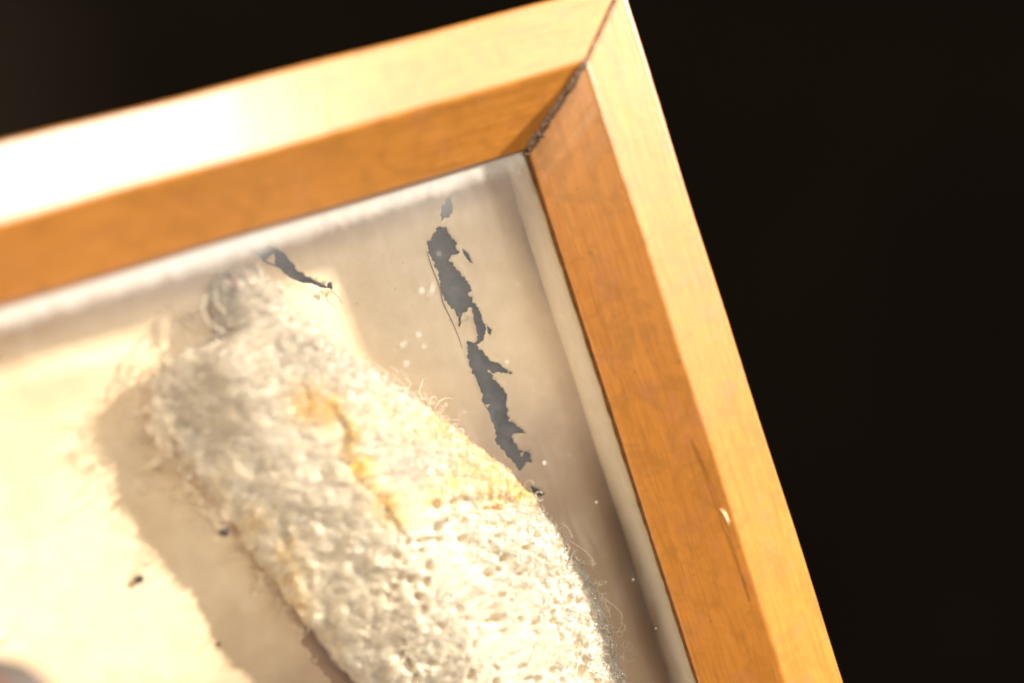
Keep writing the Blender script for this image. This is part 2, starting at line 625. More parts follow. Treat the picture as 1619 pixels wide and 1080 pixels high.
# glass pane in its rebate
g0, g1x, g1y = 11.3, CW - 11.3, CH - 11.3
gv = [(-g0, -g0, GZ0 - .02), (-g1x, -g0, GZ0 - .02), (-g1x, -g1y, GZ0 - .02), (-g0, -g1y, GZ0 - .02),
      (-g0, -g0, GZ1), (-g1x, -g0, GZ1), (-g1x, -g1y, GZ1), (-g0, -g1y, GZ1)]
gf = [(0, 1, 2, 3), (7, 6, 5, 4), (0, 4, 5, 1), (1, 5, 6, 2), (2, 6, 7, 3), (3, 7, 4, 0)]
glass = mesh_obj('glass_pane', gv, gf, GLASS, case, smooth=False)

# dust lumps lying on the glass
V, F = [], []
spots = [(-34.1, -28.0, .34), (-36.2, -32.9, .33), (-38.4, -33.4, .30), (-38.8, -35.7, .33), (-36.0, -34.4, .24), (-37.9, -33.1, .2),
         (-26.0, -53.0, .30), (-26.5, -39.6, .22), (-30.5, -24.4, .16), (-22, -31, .14), (-20.5, -44, .16), (-21, -60, .2), (-19.5, -71, .2), (-18.6, -78, .18)]
for _ in range(70):
    spots.append((random.uniform(-85, -17), random.uniform(-100, -18), random.uniform(.03, .11)))
for (x, y, r) in spots:
    b = len(V)
    r *= 0.85
    k = 9
    V.append((x, y, GZ0 + r * 0.35))
    for i in range(k):
        a = 2 * math.pi * i / k
        rr = r * random.uniform(.75, 1.15)
        V.append((x + rr * math.cos(a), y + rr * math.sin(a), GZ0 - 0.01))
    for i in range(k):
        F.append((b, b + 1 + i, b + 1 + (i + 1) % k))
# a scrap of lint on the pane
v, f_ = tube([(-33.9, -29.3, GZ0 + .05), (-33.0, -28.5, GZ0 + .1), (-32.3, -27.6, GZ0 + .05)], [.10, .13, .08], 6, .2, 2)
b = len(V)
V += v
F += [tuple(i + b for i in q) for q in f_]
dust = mesh_obj('dust_specks', V, F, DUSTM, glass)
dust['kind'] = 'stuff'

# paper covered strips lining the inner sides
o1 = S - 1.6
for nm, q in (('side_lining', [(-o1, -o1), (-CW + o1, -o1), (-CW + 11.2, -11.2), (-11.2, -11.2)]),
              ('side_lining', [(-o1, -o1), (-11.2, -11.2), (-11.2, -CH + 11.2), (-o1, -CH + o1)]),
              ('side_lining', [(-CW + o1, -o1), (-CW + o1, -CH + o1), (-CW + 11.2, -CH + 11.2), (-CW + 11.2, -11.2)]),
              ('side_lining', [(-o1, -CH + o1), (-11.2, -CH + 11.2), (-CW + 11.2, -CH + 11.2), (-CW + o1, -CH + o1)])):
    zt, zb = GZ1 - 0.05, -D + 0.03
    V = [(x, y, zt) for x, y in q] + [(x, y, zb) for x, y in q]
    F = [(0, 1, 2, 3), (7, 6, 5, 4)] + [(i, i + 4, (i + 1) % 4 + 4, (i + 1) % 4) for i in range(4)]
    ob = mesh_obj(nm, V, F, LININGM, case, smooth=False)
    bm = bmesh.new(); bm.from_mesh(ob.data); bmesh.ops.recalc_face_normals(bm, faces=bm.faces); bm.to_mesh(ob.data); bm.free()

# dark backing board
q = [(-11.2, -11.2), (-CW + 11.2, -11.2), (-CW + 11.2, -CH + 11.2), (-11.2, -CH + 11.2)]
V = [(x, y, -D - 2.0) for x, y in q] + [(x, y, BACK + 0.3) for x, y in q]
F = [(3, 2, 1, 0), (4, 5, 6, 7)] + [(i, (i + 1) % 4, (i + 1) % 4 + 4, i + 4) for i in range(4)]
mesh_obj('backing_board', V, F, BOARD, case, smooth=False)

# lining paper with its torn holes
T1 = [(-25.51, -20.89), (-27.65, -22.58), (-27.68, -24.22), (-27.48, -26.01), (-27.44, -27.75), (-27.8, -28.51), (-27.57, -30.75), (-26.91, -32.27), (-26.68, -32.95), (-27.12, -33.95), (-27.06, -34.57), (-26.18, -33.11), (-25.02, -32.18), (-24.52, -32.34), (-24.82, -34.26), (-24.87, -35.99), (-25.48, -36.67), (-26.72, -36.26), (-27.0, -37.04), (-27.33, -37.98), (-27.35, -40.16), (-27.15, -42.25), (-26.98, -43.36), (-27.33, -44.12), (-26.96, -46.27), (-26.9, -48.23), (-27.2, -50.15), (-26.61, -51.42), (-26.13, -52.75), (-25.26, -54.85), (-24.22, -54.07), (-23.15, -54.28), (-23.33, -52.88), (-24.34, -52.25), (-25.0, -50.06), (-24.64, -49.83), (-22.72, -50.34), (-24.0, -48.55), (-24.62, -48.16), (-24.26, -46.33), (-23.71, -44.49), (-24.39, -42.93), (-25.21, -40.71), (-24.76, -41.3), (-22.03, -42.41), (-23.14, -40.71), (-24.54, -39.35), (-24.85, -38.63), (-25.42, -37.57), (-24.83, -36.97), (-24.3, -36.79), (-23.53, -35.11), (-23.48, -33.11), (-24.11, -31.42), (-23.72, -29.79), (-24.07, -28.11), (-24.82, -26.83), (-25.33, -25.37), (-24.92, -24.97), (-23.91, -25.02), (-23.76, -23.24), (-24.23, -22.22), (-24.29, -21.34)]
T0 = [(-24.31, -18.73), (-22.62, -17.31), (-22.58, -18.8), (-23.63, -20.23), (-24.94, -20.28)]
T2 = [(-49.77, -16.65), (-47.46, -16.69), (-46.48, -17.48), (-45.75, -18.28), (-45.37, -19.4), (-44.99, -20.01), (-45.07, -20.74), (-44.26, -21.33), (-44.26, -21.83), (-43.65, -22.02), (-43.09, -22.78), (-42.49, -23.38), (-42.05, -23.86), (-41.82, -23.43), (-41.44, -23.33), (-41.24, -23.61), (-41.34, -24.29), (-41.69, -24.56), (-42.04, -24.07), (-42.72, -23.81), (-43.61, -23.03), (-44.93, -22.54), (-45.87, -21.83), (-46.59, -20.98), (-47.18, -19.76), (-48.38, -18.89), (-48.93, -18.06)]
T3 = [(-24.55, -57.16), (-23.64, -57.85), (-22.9, -59.03), (-23.86, -59.02), (-24.49, -58.07)]


def ragged(poly, step=0.24, amp=0.19, seed=1):
    r_ = random.Random(seed)
    out = []
    n = len(poly)
    for i in range(n):
        a, b = Vector(poly[i]), Vector(poly[(i + 1) % n])
        d = (b - a).length
        k = max(1, int(d / step))
        nn = Vector((-(b - a).y, (b - a).x)).normalized()
        out.append(tuple(a))
        for j in range(1, k):
            out.append(tuple(a.lerp(b, j / k) + nn * r_.uniform(-amp, amp)))
    return out


def inside(pts, poly):
    x, y = pts[:, 0], pts[:, 1]
    r = np.zeros(len(pts), bool)
    n = len(poly)
    for i in range(n):
        x1, y1 = poly[i]
        x2, y2 = poly[(i + 1) % n]
        if y1 == y2:
            continue
        c = ((y1 > y) != (y2 > y)) & (x < (x2 - x1) * (y - y1) / (y2 - y1) + x1)
        r ^= c
    return r


T4 = [(-23.35, -24.4), (-22.6, -25.2), (-22.35, -26.9), (-22.9, -26.6), (-23.3, -25.5)]
T5 = [(-23.35, -34.9), (-22.75, -35.9), (-23.3, -36.6), (-23.65, -36.2)]
holes = [ragged(T4, 0.16, 0.06, seed=8), ragged(T5, 0.16, 0.06, seed=9), ragged(T1, seed=1), ragged(T0, seed=2), ragged(T2, 0.16, 0.05, seed=3), ragged(T3, 0.16, 0.05, seed=4)]
x0, x1, y0, y1 = -CW + 12.4, -12.4, -CH + 12.4, -12.4
pts, edges = [], []
for h in holes:
    b = len(pts)
    pts += h
    edges += [(b + i, b + (i + 1) % len(h)) for i in range(len(h))]
gx = np.arange(x0, x1 + 0.01, (x1 - x0) / 120)
gy = np.arange(y0, y1 + 0.01, (y1 - y0) / 134)
G = np.array([(a, b) for a in gx for b in gy])
inner = (G[:, 0] > x0 + .1) & (G[:, 0] < x1 - .1) & (G[:, 1] > y0 + .1) & (G[:, 1] < y1 - .1)
G[inner] += rng.uniform(-.2, .2, (inner.sum(), 2))
keep = np.ones(len(G), bool)
for h in holes:
    dd, _ = poly_dist(G, h + h[:1])
    keep &= dd > 0.18
    keep &= ~inside(G, h)
pts += [tuple(q) for q in G[keep]]
cv, ce, cf = geometry.delaunay_2d_cdt([Vector(q) for q in pts], edges, [], 0, 1e-5)[:3]
cv = np.array([tuple(q) for q in cv])
cf = np.array([tuple(q) for q in cf])
cen = cv[cf].mean(axis=1)
kill = np.zeros(len(cf), bool)
for h in holes:
    kill |= inside(cen, h)
cf = cf[~kill]
P3 = np.c_[cv, np.zeros(len(cv))]
z = np.full(len(cv), -D)
z += 0.05 * vnoise(P3, 6, 11) + 0.03 * vnoise(P3, 2.2, 12) + 0.42 * vnoise(P3, 15, 13)
# soft folds fanning out from the head of the cocoon to the left
dx, dy = cv[:, 0] + 54, cv[:, 1] + 25
rad = np.hypot(dx, dy)
ang = np.arctan2(dy, -dx)
fan = sstep(10, 22, rad) * (1 - sstep(52, 70, rad)) * (cv[:, 0] < -60)
z += fan * (0.85 * np.sin(ang * 11 + 0.9 * vnoise(P3, 14, 14)) * np.exp(-(ang / 0.55) ** 2))
z += fan * 0.35 * np.exp(-((ang - 0.06) / 0.06) ** 2)
z -= 1.0 * np.exp(-(((cv[:, 0] + 36.5) / 5.0) ** 2 + ((cv[:, 1] + 17.5) / 4.5) ** 2))
# torn lips curl up a little
for h in holes:
    dd, _ = poly_dist(cv, h + h[:1])
    z += np.exp(-(dd / 0.5) ** 2) * (0.16 + 0.22 * (vnoise(P3, 1.3, 15) + 0.3))
z = np.maximum(z, -D - 1.2)
used = np.unique(cf)
remap = -np.ones(len(cv), int)
remap[used] = np.arange(len(used))
paper = mesh_obj('lining_paper', np.c_[cv, z][used], remap[cf].tolist(), PAPER, case)
so = paper.modifiers.new('thickness', 'SOLIDIFY')
so.thickness = 0.26 * MM
so.offset = -1
paper['label'] = 'cream paper lining with two ragged dark tears'

# fibre and splinter hanging at the end of the short tear, a torn sliver and a dark edge-shadow line along the long one
v, f_ = tube([(-41.7, -24.5, -D + .1), (-41.45, -25.15, -D + .3), (-41.15, -25.6, -D + .35), (-40.85, -26.5, -D + .2)], [.06, .045, .04, .03], 5)
mesh_obj('torn_fibre_and_shadow', v, f_, FLAKEM, paper)
for k, (pa, r) in enumerate([([(-43.0, -24.1), (-42.7, -24.5), (-42.55, -24.95)], .14), ([(-42.5, -24.2), (-42.4, -24.6), (-42.5, -25.0)], .09), ([(-42.1, -24.2), (-42.1, -24.6), (-42.3, -24.8)], .1)]):
    v, f_ = tube([(x, y, -D + .2 + .1 * k) for x, y in pa], [r, r, r * .4], 5, .3, k)
    mesh_obj('torn_fibre_and_shadow', v, f_, STRAWM, paper)
edge = [(-28.0, -23.4), (-28.05, -25.6), (-27.85, -28.0), (-28.1, -30.5), (-27.75, -33), (-27.55, -35.5), (-27.6, -37.4)]  # thin dark line drawn as the shadow of the torn edge
v, f_ = tube([(x, y, -D + .12) for x, y in edge], [.03, .06, .05, .07, .06, .05, .03], 5, .2, 5)
mesh_obj('torn_fibre_and_shadow', v, f_, FLAKEM, paper)
v, f_ = tube([(-27.7, -42.0, -D + .15), (-27.55, -45.0, -D + .25), (-27.35, -48, -D + .25), (-27.5, -50.5, -D + .15)], [.04, .07, .06, .04], 5, .2, 6)
mesh_obj('torn_fibre_and_shadow', v, f_, STRAWM, paper)

# small curled flakes of paper still hanging on the rims of the tears
rf = random.Random(5)
for (x, y, an, ln) in [(-24.1, -30.6, 2.9, .6), (-26.0, -33.6, 1.6, 1.1), (-27.0, -45.2, 0.3, .5),
                       (-24.2, -52.9, 2.6, .6), (-48.0, -18.9, 0.9, 1.2), (-25.2, -37.2, 4.2, .5)]:
    ca, sa = math.cos(an), math.sin(an)
    V, F = [], []
    for i in range(6):
        q = i / 5
        w = ln * 0.55 * (1 - q ** 1.5) * rf.uniform(.8, 1.2)
        for sgn in (-1, 0, 1):
            lx, ly = q * ln, sgn * w
            V.append((x + lx * ca - ly * sa, y + lx * sa + ly * ca, -D + 0.12 + 0.5 * q * q + 0.06 * (sgn == 0)))
    for i in range(5):
        for k in range(2):
            F.append((i * 3 + k, i * 3 + k + 1, i * 3 + k + 4, i * 3 + k + 3))
    fo_ = mesh_obj('paper_flake', V, F, PAPER, paper)
    sf = fo_.modifiers.new('thickness', 'SOLIDIFY')
    sf.thickness = 0.08 * MM

# ------------------------------------------------------------------ cocoon
cocoon = empty('silk_cocoon', (-45, -60, -D + .2), 'fuzzy cream silk cocoon with yellow stains lying behind the glass', 'cocoon')
ST = np.array([  # y, x left, x right, top z, base z
    (-18.6, -54.8, -51.6, -17.2, -18.8), (-20.5, -56.6, -49.8, -15.6, -19.6), (-24.0, -57.0, -48.6, -13.4, -20.0), (-26, -57.4, -47.8, -12.8, -20.2), (-27.4, -64.0, -47.0, -12.4, -20.2),
    (-30, -66.4, -45.6, -12.2, -20.2), (-33, -66.8, -43.8, -11.8, -20.2), (-37, -66.2, -40.4, -11.4, -20.2), (-42, -64.2, -36.6, -10.9, -20.2), (-47, -62.8, -33.0, -10.5, -20.2),
    (-54, -61.4, -28.2, -10.2, -20.2), (-61, -58.9, -25.2, -10.0, -20.2), (-68, -56.5, -23.6, -10.0, -20.2), (-75, -54.6, -22.9, -10.0, -20.2),
    (-82, -52.9, -22.9, -10.2, -20.2), (-90, -50.4, -24.4, -10.9, -20.2), (-97, -46.4, -27.8, -12.4, -20.1), (-101.5, -42.0, -32.0, -14.5, -19.4), (-103, -38.5, -35.5, -16.4, -18.0)])


def station(y):
    yy = -np.asarray(y)
    return [np.interp(yy, -ST[:, 0], ST[:, k]) for k in (1, 2, 3, 4)]


CREASE = [(-47.6, -39.5), (-47.1, -41.1), (-48.6, -43.8), (-47.3, -47.5), (-46.1, -51.2), (-45.4, -53.9)]
CREASE2 = [(-45.6, -53.9), (-41.2, -53.2), (-36.4, -54.1), (-31.7, -55.7), (-28.1, -57.9)]
PITS = [(-44.0, -55.0), (-40.3, -53.2), (-38.3, -53.6), (-36.7, -53.9), (-41.1, -55.6), (-37.6, -56.1), (-46.3, -58.3), (-47.3, -59.9), (-45.9, -62.9), (-49.4, -61.5), (-30.2, -63.8), (-33.3, -71.4), (-27.1, -69.3), (-35.1, -60.2)]
rp = random.Random(21)
while len(PITS) < 120:
    q = (rp.uniform(-50, -25), rp.uniform(-86, -55))
    if all((q[0] - a) ** 2 + (q[1] - b) ** 2 > 1.3 for a, b in PITS):
        PITS.append(q)
NY, NTH = 420, 300
# smooth the station table
ys = np.linspace(-18.6, -103, NY)
tab = np.stack(station(ys), 1)
ker = np.hanning(9); ker /= ker.sum()
pad = np.pad(tab, ((4, 4), (0, 0)), mode='edge')
tab = np.stack([np.convolve(pad[:, k], ker, mode='valid') for k in range(4)], 1)
th = np.linspace(0, 2 * math.pi, NTH, endpoint=False)
TH = th[None, :] * np.ones((NY, 1))
cx_ = (tab[:, 0] + tab[:, 1])[:, None] / 2
ax = (tab[:, 1] - tab[:, 0])[:, None] / 2
zc = (tab[:, 2] + tab[:, 3])[:, None] / 2
hz = (tab[:, 2] - tab[:, 3])[:, None] / 2
co, si = np.cos(TH), np.sin(TH)
e = np.where(co > 0, 2 / 3.1, 2 / 1.9)              # steep right flank, gently sloping left flank
X = cx_ + ax * np.sign(co) * np.abs(co) ** e
Z = zc + hz * np.sign(si) * np.abs(si) ** e
Z = np.maximum(Z - (1.1 + 0.7 * np.exp(-((ys + 32) / 5.5) ** 2))[:, None] * sstep(0.15, 0.95, -co) * (si > -0.2), tab[:, 3][:, None])
Y = ys[:, None] * np.ones((1, NTH))
SP = np.stack([X, Y, Z], 2)


def normals(SP):
    du = np.gradient(SP, axis=0)
    dv = (np.roll(SP, -1, 1) - np.roll(SP, 1, 1))
    n = np.cross(dv, du)
    n /= np.linalg.norm(n, axis=2, keepdims=True) + 1e-9
    c = SP - np.stack([cx_ * np.ones_like(X), Y, zc * np.ones_like(X)], 2)
    s = np.sign((n * c).sum(2, keepdims=True))
    s[s == 0] = 1
    return n * s


NRM = normals(SP)
flat = SP.reshape(-1, 3)
up = (NRM.reshape(-1, 3)[:, 2] > 0.15).astype(float)
d = 0.45 * vnoise(flat, 9, 1) + 0.40 * vnoise(flat, 4.2, 2) + 0.26 * vnoise(flat, 1.9, 3) + 0.24 * vnoise(flat, 0.9, 4) + 0.13 * vnoise(flat, 0.45, 5)
dc, sc = poly_dist(flat[:, :2], CREASE)
# overlapping flap: high on the right of the crease, deep groove on the left
hi = sstep(-0.15, 0.15, dc * sc)
near = np.exp(-(dc / 3.0) ** 2)
d += up * (np.where(sc > 0, 0.55 * near, -0.40 * np.exp(-(dc / 1.1) ** 2)))
dc2, sc2 = poly_dist(flat[:, :2], CREASE2)
d += up * (-0.18 * np.exp(-(dc2 / 0.5) ** 2) + 0.3 * np.exp(-((dc2 - 1.0) / 0.7) ** 2) * (sc2 > 0))
# smooth sheet between the two creases
patch = np.exp(-(((flat[:, 0] + 39) / 8) ** 2 + ((flat[:, 1] + 46.5) / 6) ** 2)) * up
d -= patch * (0.15 * vnoise(flat, 1.9, 3) + 0.10 * vnoise(flat, 0.9, 4))
# the left lobe near the head lies lower than the body
lobe = sstep(-57.0, -60.5, flat[:, 0]) * sstep(-40, -36, flat[:, 1]) * up
d -= lobe * 0.0
# bowl on the left upper side
d -= up * 0.5 * np.exp(-(((flat[:, 0] + 52) / 5) ** 2 + ((flat[:, 1] + 47) / 8) ** 2))
# lengthwise wrinkles down the left flank
wr = sstep(-54, -59, flat[:, 0]) * sstep(-44, -50, flat[:, 1])
d += 0.35 * wr * vnoise(flat * np.array([1, 0.16, 1]), 1.1, 8)
pit = np.zeros(len(flat))
wx = 0.32 * vnoise(flat, 0.75, 41) + 0.2 * vnoise(flat, 0.35, 43)
wy = 0.32 * vnoise(flat, 0.75, 42) + 0.2 * vnoise(flat, 0.35, 44)
for k, (a, b) in enumerate(PITS):
    r = 0.20 + 0.22 * ((k * 37) % 10) / 10
    ex_ = 1.0 + 0.8 * ((k * 13) % 7) / 7
    an = (k * 1.7) % 3.1
    ddx, ddy = flat[:, 0] - a + wx, flat[:, 1] - b + wy
    u = ddx * math.cos(an) + ddy * math.sin(an)
    w = -ddx * math.sin(an) + ddy * math.cos(an)
    pit = np.maximum(pit, np.exp(-((u / (r * ex_)) ** 2 + (w / r) ** 2) ** 1.5))
d -= up * 2.3 * pit
endf = np.minimum(1, np.minimum(np.arange(NY), NY - 1 - np.arange(NY)) / 12.0)[:, None]
SP = SP + NRM * (d.reshape(NY, NTH, 1) * endf[:, :, None])
SP[:, :, 2] = np.clip(SP[:, :, 2], -D + 0.12, GZ1 - 0.12)
NRM = normals(SP)
flat = SP.reshape(-1, 3)
# silk colour: cream with yellow stains, and painted crease shading
cream = np.array([0.83, 0.71, 0.53])
yel = np.array([0.88, 0.54, 0.09])
tan_ = np.array([0.70, 0.54, 0.36])
yw = np.zeros(len(flat))
for (a, b, r, w) in [(-50.8, -36.7, 1.6, .9), (-48.9, -38.1, 1.5, .9), (-47.3, -41.5, 1.0, .8), (-47.5, -45.8, 1.3, .9), (-46.1, -51.2, 1.4, .8), (-32.2, -48.1, 2.4, .8), (-36.8, -51.4, 2.0, .7), (-31.7, -53.6, 2.4, .9),
                     (-28.5, -55.3, 1.8, .9), (-58.7, -52.7, 1.5, .4), (-59.0, -55.7, 1.5, .4), (-59.2, -58.8, 1.5, .35), (-36, -44.5, 2.2, .7), (-42.5, -40.5, 1.8, .5), (-39.5, -43, 1.6, .5), (-34.5, -50.5, 2.2, .7), (-40, -52, 1.5, .5), (-61, -48, 1.5, .4)]:
    yw = np.maximum(yw, w * np.exp(-((flat[:, 0] - a) ** 2 + (flat[:, 1] - b) ** 2) / (r * 1.3) ** 2))
yw = np.maximum(yw, 0.55 * np.exp(-(poly_dist(flat[:, :2], CREASE)[0] / 1.0) ** 2))  # golden-brown shade of the groove put into the tint
yw *= 1.35 + 0.45 * vnoise(flat, 1.2, 31)
tw = np.clip(0.25 + 0.5 * vnoise(flat, 3.5, 32), 0, 0.6)
colr = cream[None] * (1 - tw[:, None]) + (cream * 0.6 + tan_ * 0.4)[None] * tw[:, None]
yw = np.clip(yw, 0, 1)[:, None]
colr = colr * (1 - yw) + yel[None] * yw
RGBA = np.c_[colr, np.ones(len(flat))]
ii, jj = np.meshgrid(np.arange(NY - 1), np.arange(NTH), indexing='ij')
j2 = (jj + 1) % NTH
Q = np.stack([ii * NTH + jj, ii * NTH + j2, (ii + 1) * NTH + j2, (ii + 1) * NTH + jj], 2).reshape(-1, 4)
shell = quads_mesh('shell', flat, Q, SHELLM, cocoon, RGBA)
# close the two ends
bm = bmesh.new(); bm.from_mesh(shell.data)
bmesh.ops.holes_fill(bm, edges=[e_ for e_ in bm.edges if e_.is_boundary], sides=0)
bmesh.ops.recalc_face_normals(bm, faces=bm.faces)
bm.to_mesh(shell.data); bm.free()


def tubes_np(C, rad, sides, color=None):
    """C: (n,k,3) centre lines, rad: (n,k) -> verts, quads, colours"""
    n, k, _ = C.shape
    T = np.gradient(C, axis=1)
    T /= np.linalg.norm(T, axis=2, keepdims=True) + 1e-9
    ref = np.zeros_like(T); ref[:, :, 2] = 1
    ref[np.abs(T[:, :, 2]) > 0.9] = (1, 0, 0)
    A = np.cross(T, ref); A /= np.linalg.norm(A, axis=2, keepdims=True) + 1e-9
    B = np.cross(T, A)
    a = np.arange(sides) * 2 * math.pi / sides
    V = C[:, :, None, :] + rad[:, :, None, None] * (A[:, :, None, :] * np.cos(a)[None, None, :, None] + B[:, :, None, :] * np.sin(a)[None, None, :, None])
    idx = np.arange(n * k * sides).reshape(n, k, sides)
    q = np.stack([idx[:, :-1, :], np.roll(idx, -1, 2)[:, :-1, :], np.roll(idx, -1, 2)[:, 1:, :], idx[:, 1:, :]], 3).reshape(-1, 4)
    col = None
    if color is not None:
        col = np.repeat(color.reshape(n * k, -1), sides, axis=0)
    return V.reshape(-1, 3), q, col


def surf(u, w):
    """bilinear lookup of the cocoon surface at row u, column w (floats)"""
    u = np.clip(u, 0, NY - 1.001)
    i = np.floor(u).astype(int); fu = (u - i)[..., None]
    w = np.mod(w, NTH)
    j = np.floor(w).astype(int) % NTH; fw = (w - np.floor(w))[..., None]
    k = (j + 1) % NTH
    def s(A):
        return (A[i, j] * (1 - fu) * (1 - fw) + A[i + 1, j] * fu * (1 - fw) + A[i, k] * (1 - fu) * fw + A[i + 1, k] * fu * fw)
    return s


def fibres(n, k, len_mm, rad_mm, lift, urange, seed, curl=0.5, pits=False):
    g = np.random.default_rng(seed)
    u = g.uniform(urange[0], urange[1], n)
    w = g.uniform(0.0, 0.5, n) * NTH
    hd = g.uniform(0, 2 * math.pi, n)
    curv = g.normal(0, curl, n)
    step = g.uniform(0.5, 1.3, n) * len_mm / (k - 1)
    pu = abs(ys[1] - ys[0])
    U, Wd = [u], [w]
    for _ in range(k - 1):
        hd = hd + curv + g.normal(0, 0.25, n)
        a = np.interp(U[-1], np.arange(NY), ax[:, 0])
        circ = np.maximum(2.2 * (a + 5), 4.0)
        U.append(U[-1] + step * np.sin(hd) / pu)
        Wd.append(Wd[-1] + step * np.cos(hd) / circ * NTH)
    U = np.stack(U, 1); Wd = np.stack(Wd, 1)
    s = surf(U, Wd)
    Pp, Nn = s(SP), s(NRM)
    ph = g.uniform(0, 1, (n, 1)); pk = np.linspace(0, 1, k)[None]
    lf = g.exponential(lift, (n, 1)) * np.sin(pk * math.pi) + 0.03
    C = Pp + Nn * lf[:, :, None]
    C[:, :, 2] = np.minimum(C[:, :, 2], GZ1 - 0.08)
    r = rad_mm * g.uniform(0.6, 1.5, (n, 1)) * np.ones((1, k))
    col = s(RGBA.reshape(NY, NTH, 4))
    if pits:
        pm = s(pit.reshape(NY, NTH, 1))[:, :, 0].max(1) < 0.12
        C, r, col = C[pm], r[pm], col[pm]
    return C, r, col


sets = [fibres(7000, 7, 1.5, 0.045, 0.07, (4, 330), 101, 0.55, True),
        fibres(3200, 10, 5.5, 0.034, 0.16, (4, 330), 102, 0.22, True),
        fibres(1300, 9, 3.4, 0.045, 0.35, (2, 100), 103, 0.7, False)]
Vs, Qs, Cs, off = [], [], [], 0
for C, r, col in sets:
    v, q, c = tubes_np(C, r, 4, col)
    Vs.append(v); Qs.append(q + off); Cs.append(c); off += len(v)
fib = quads_mesh('silk_fibres', np.concatenate(Vs), np.concatenate(Qs), FIBREM, cocoon, np.concatenate(Cs))
fib['kind'] = 'stuff'

# loose floss round the head and along the left side
def floss(n, k, seed, line, spread, zr, len_mm, rad):
    g = np.random.default_rng(seed)
    L_ = np.array(line, float)
    tt = g.uniform(0, len(L_) - 1.001, n)
    i = tt.astype(int); f = (tt - i)[:, None]
    base = L_[i] * (1 - f) + L_[i + 1] * f
    p = np.c_[base + g.normal(0, spread, (n, 2)), g.uniform(zr[0], zr[1], n)]
    h = g.normal(0, 1, (n, 3)); h[:, 2] *= 0.45
    h /= np.linalg.norm(h, axis=1, keepdims=True)
    st = len_mm / (k - 1) * g.uniform(.5, 1.4, (n, 1))
    spin = g.normal(0, 0.85, n)
    out = [p]
    for _ in range(k - 1):
        c, s_ = np.cos(spin), np.sin(spin)
        h = np.stack([h[:, 0] * c - h[:, 1] * s_, h[:, 0] * s_ + h[:, 1] * c, h[:, 2] * 0.9 + g.normal(0, .12, n)], 1)
        h += g.normal(0, 0.15, (n, 3))
        h /= np.linalg.norm(h, axis=1, keepdims=True)
        p = p + h * st
        p[:, 2] = np.clip(p[:, 2], -D + 0.15, GZ1 - 0.1)
        out.append(p)
    return np.stack(out, 1), rad * g.uniform(.6, 1.5, (n, 1)) * np.ones((1, k))


fl = [floss(260, 9, 201, [(-62.0, -27.6), (-64.5, -28.5), (-67, -31), (-67.5, -35), (-65, -40), (-64, -47)], 0.8, (-18.5, -13.6), 2.8, 0.045),
      floss(300, 9, 202, [(-55, -19.5), (-52, -21), (-50, -25), (-47.5, -29), (-42.5, -35), (-38, -40), (-33, -47)], 0.6, (-16.5, -12.8), 2.4, 0.04),
      floss(110, 9, 203, [(-59, -21), (-64, -25.0), (-68.5, -30), (-70.0, -35), (-68.5, -40), (-66, -46)], 0.9, (-20.1, -18.6), 2.6, 0.03),
      floss(70, 9, 204, [(-28, -56), (-25, -63), (-23.2, -70), (-22.6, -78), (-23, -86)], 0.5, (-15, -10.5), 2.4, 0.035),
      floss(90, 9, 205, [(-62.5, -50), (-60.5, -56), (-58.5, -62)], 0.5, (-19, -15), 2.4, 0.035)]
Vs, Qs, off = [], [], 0
for C, r in fl:
    v, q, _ = tubes_np(C, r, 4)
    Vs.append(v); Qs.append(q + off); off += len(v)
fo = quads_mesh('loose_floss', np.concatenate(Vs), np.concatenate(Qs), FLOSSM, cocoon)
fo['kind'] = 'stuff'

# small glossy beads added over the silk to catch bright glints
g = np.random.default_rng(77)
ns = 4800
u = g.uniform(6, 330, ns); w = g.uniform(0.02, 0.48, ns) * NTH
s_ = surf(u, w)
ok = s_(pit.reshape(NY, NTH, 1))[:, 0] < 0.2
c0, n0 = s_(SP)[ok], s_(NRM)[ok]
ns = len(c0)
dr = g.normal(0, 1, (ns, 3)); dr -= n0 * (dr * n0).sum(1, keepdims=True); dr /= np.linalg.norm(dr, axis=1, keepdims=True)
hl = g.uniform(0.07, 0.24, (ns, 1)); r0 = g.uniform(0.07, 0.19, (ns, 1))
kk = np.array([-1, -0.8, -0.4, 0, 0.4, 0.8, 1.0]); rk = np.array([0.15, 0.62, 0.92, 1, 0.92, 0.62, 0.15])
Cc = c0[:, None, :] + dr[:, None, :] * (kk[None, :, None] * hl[:, :, None]) + n0[:, None, :] * (r0[:, :, None] * 0.6)
Cc[:, :, 2] = np.minimum(Cc[:, :, 2], GZ1 - 0.2)
v, q, _ = tubes_np(Cc, r0 * rk[None], 7)
sl = quads_mesh('silk_glint_beads', v, q, GLINTM, cocoon)
sl['kind'] = 'stuff'

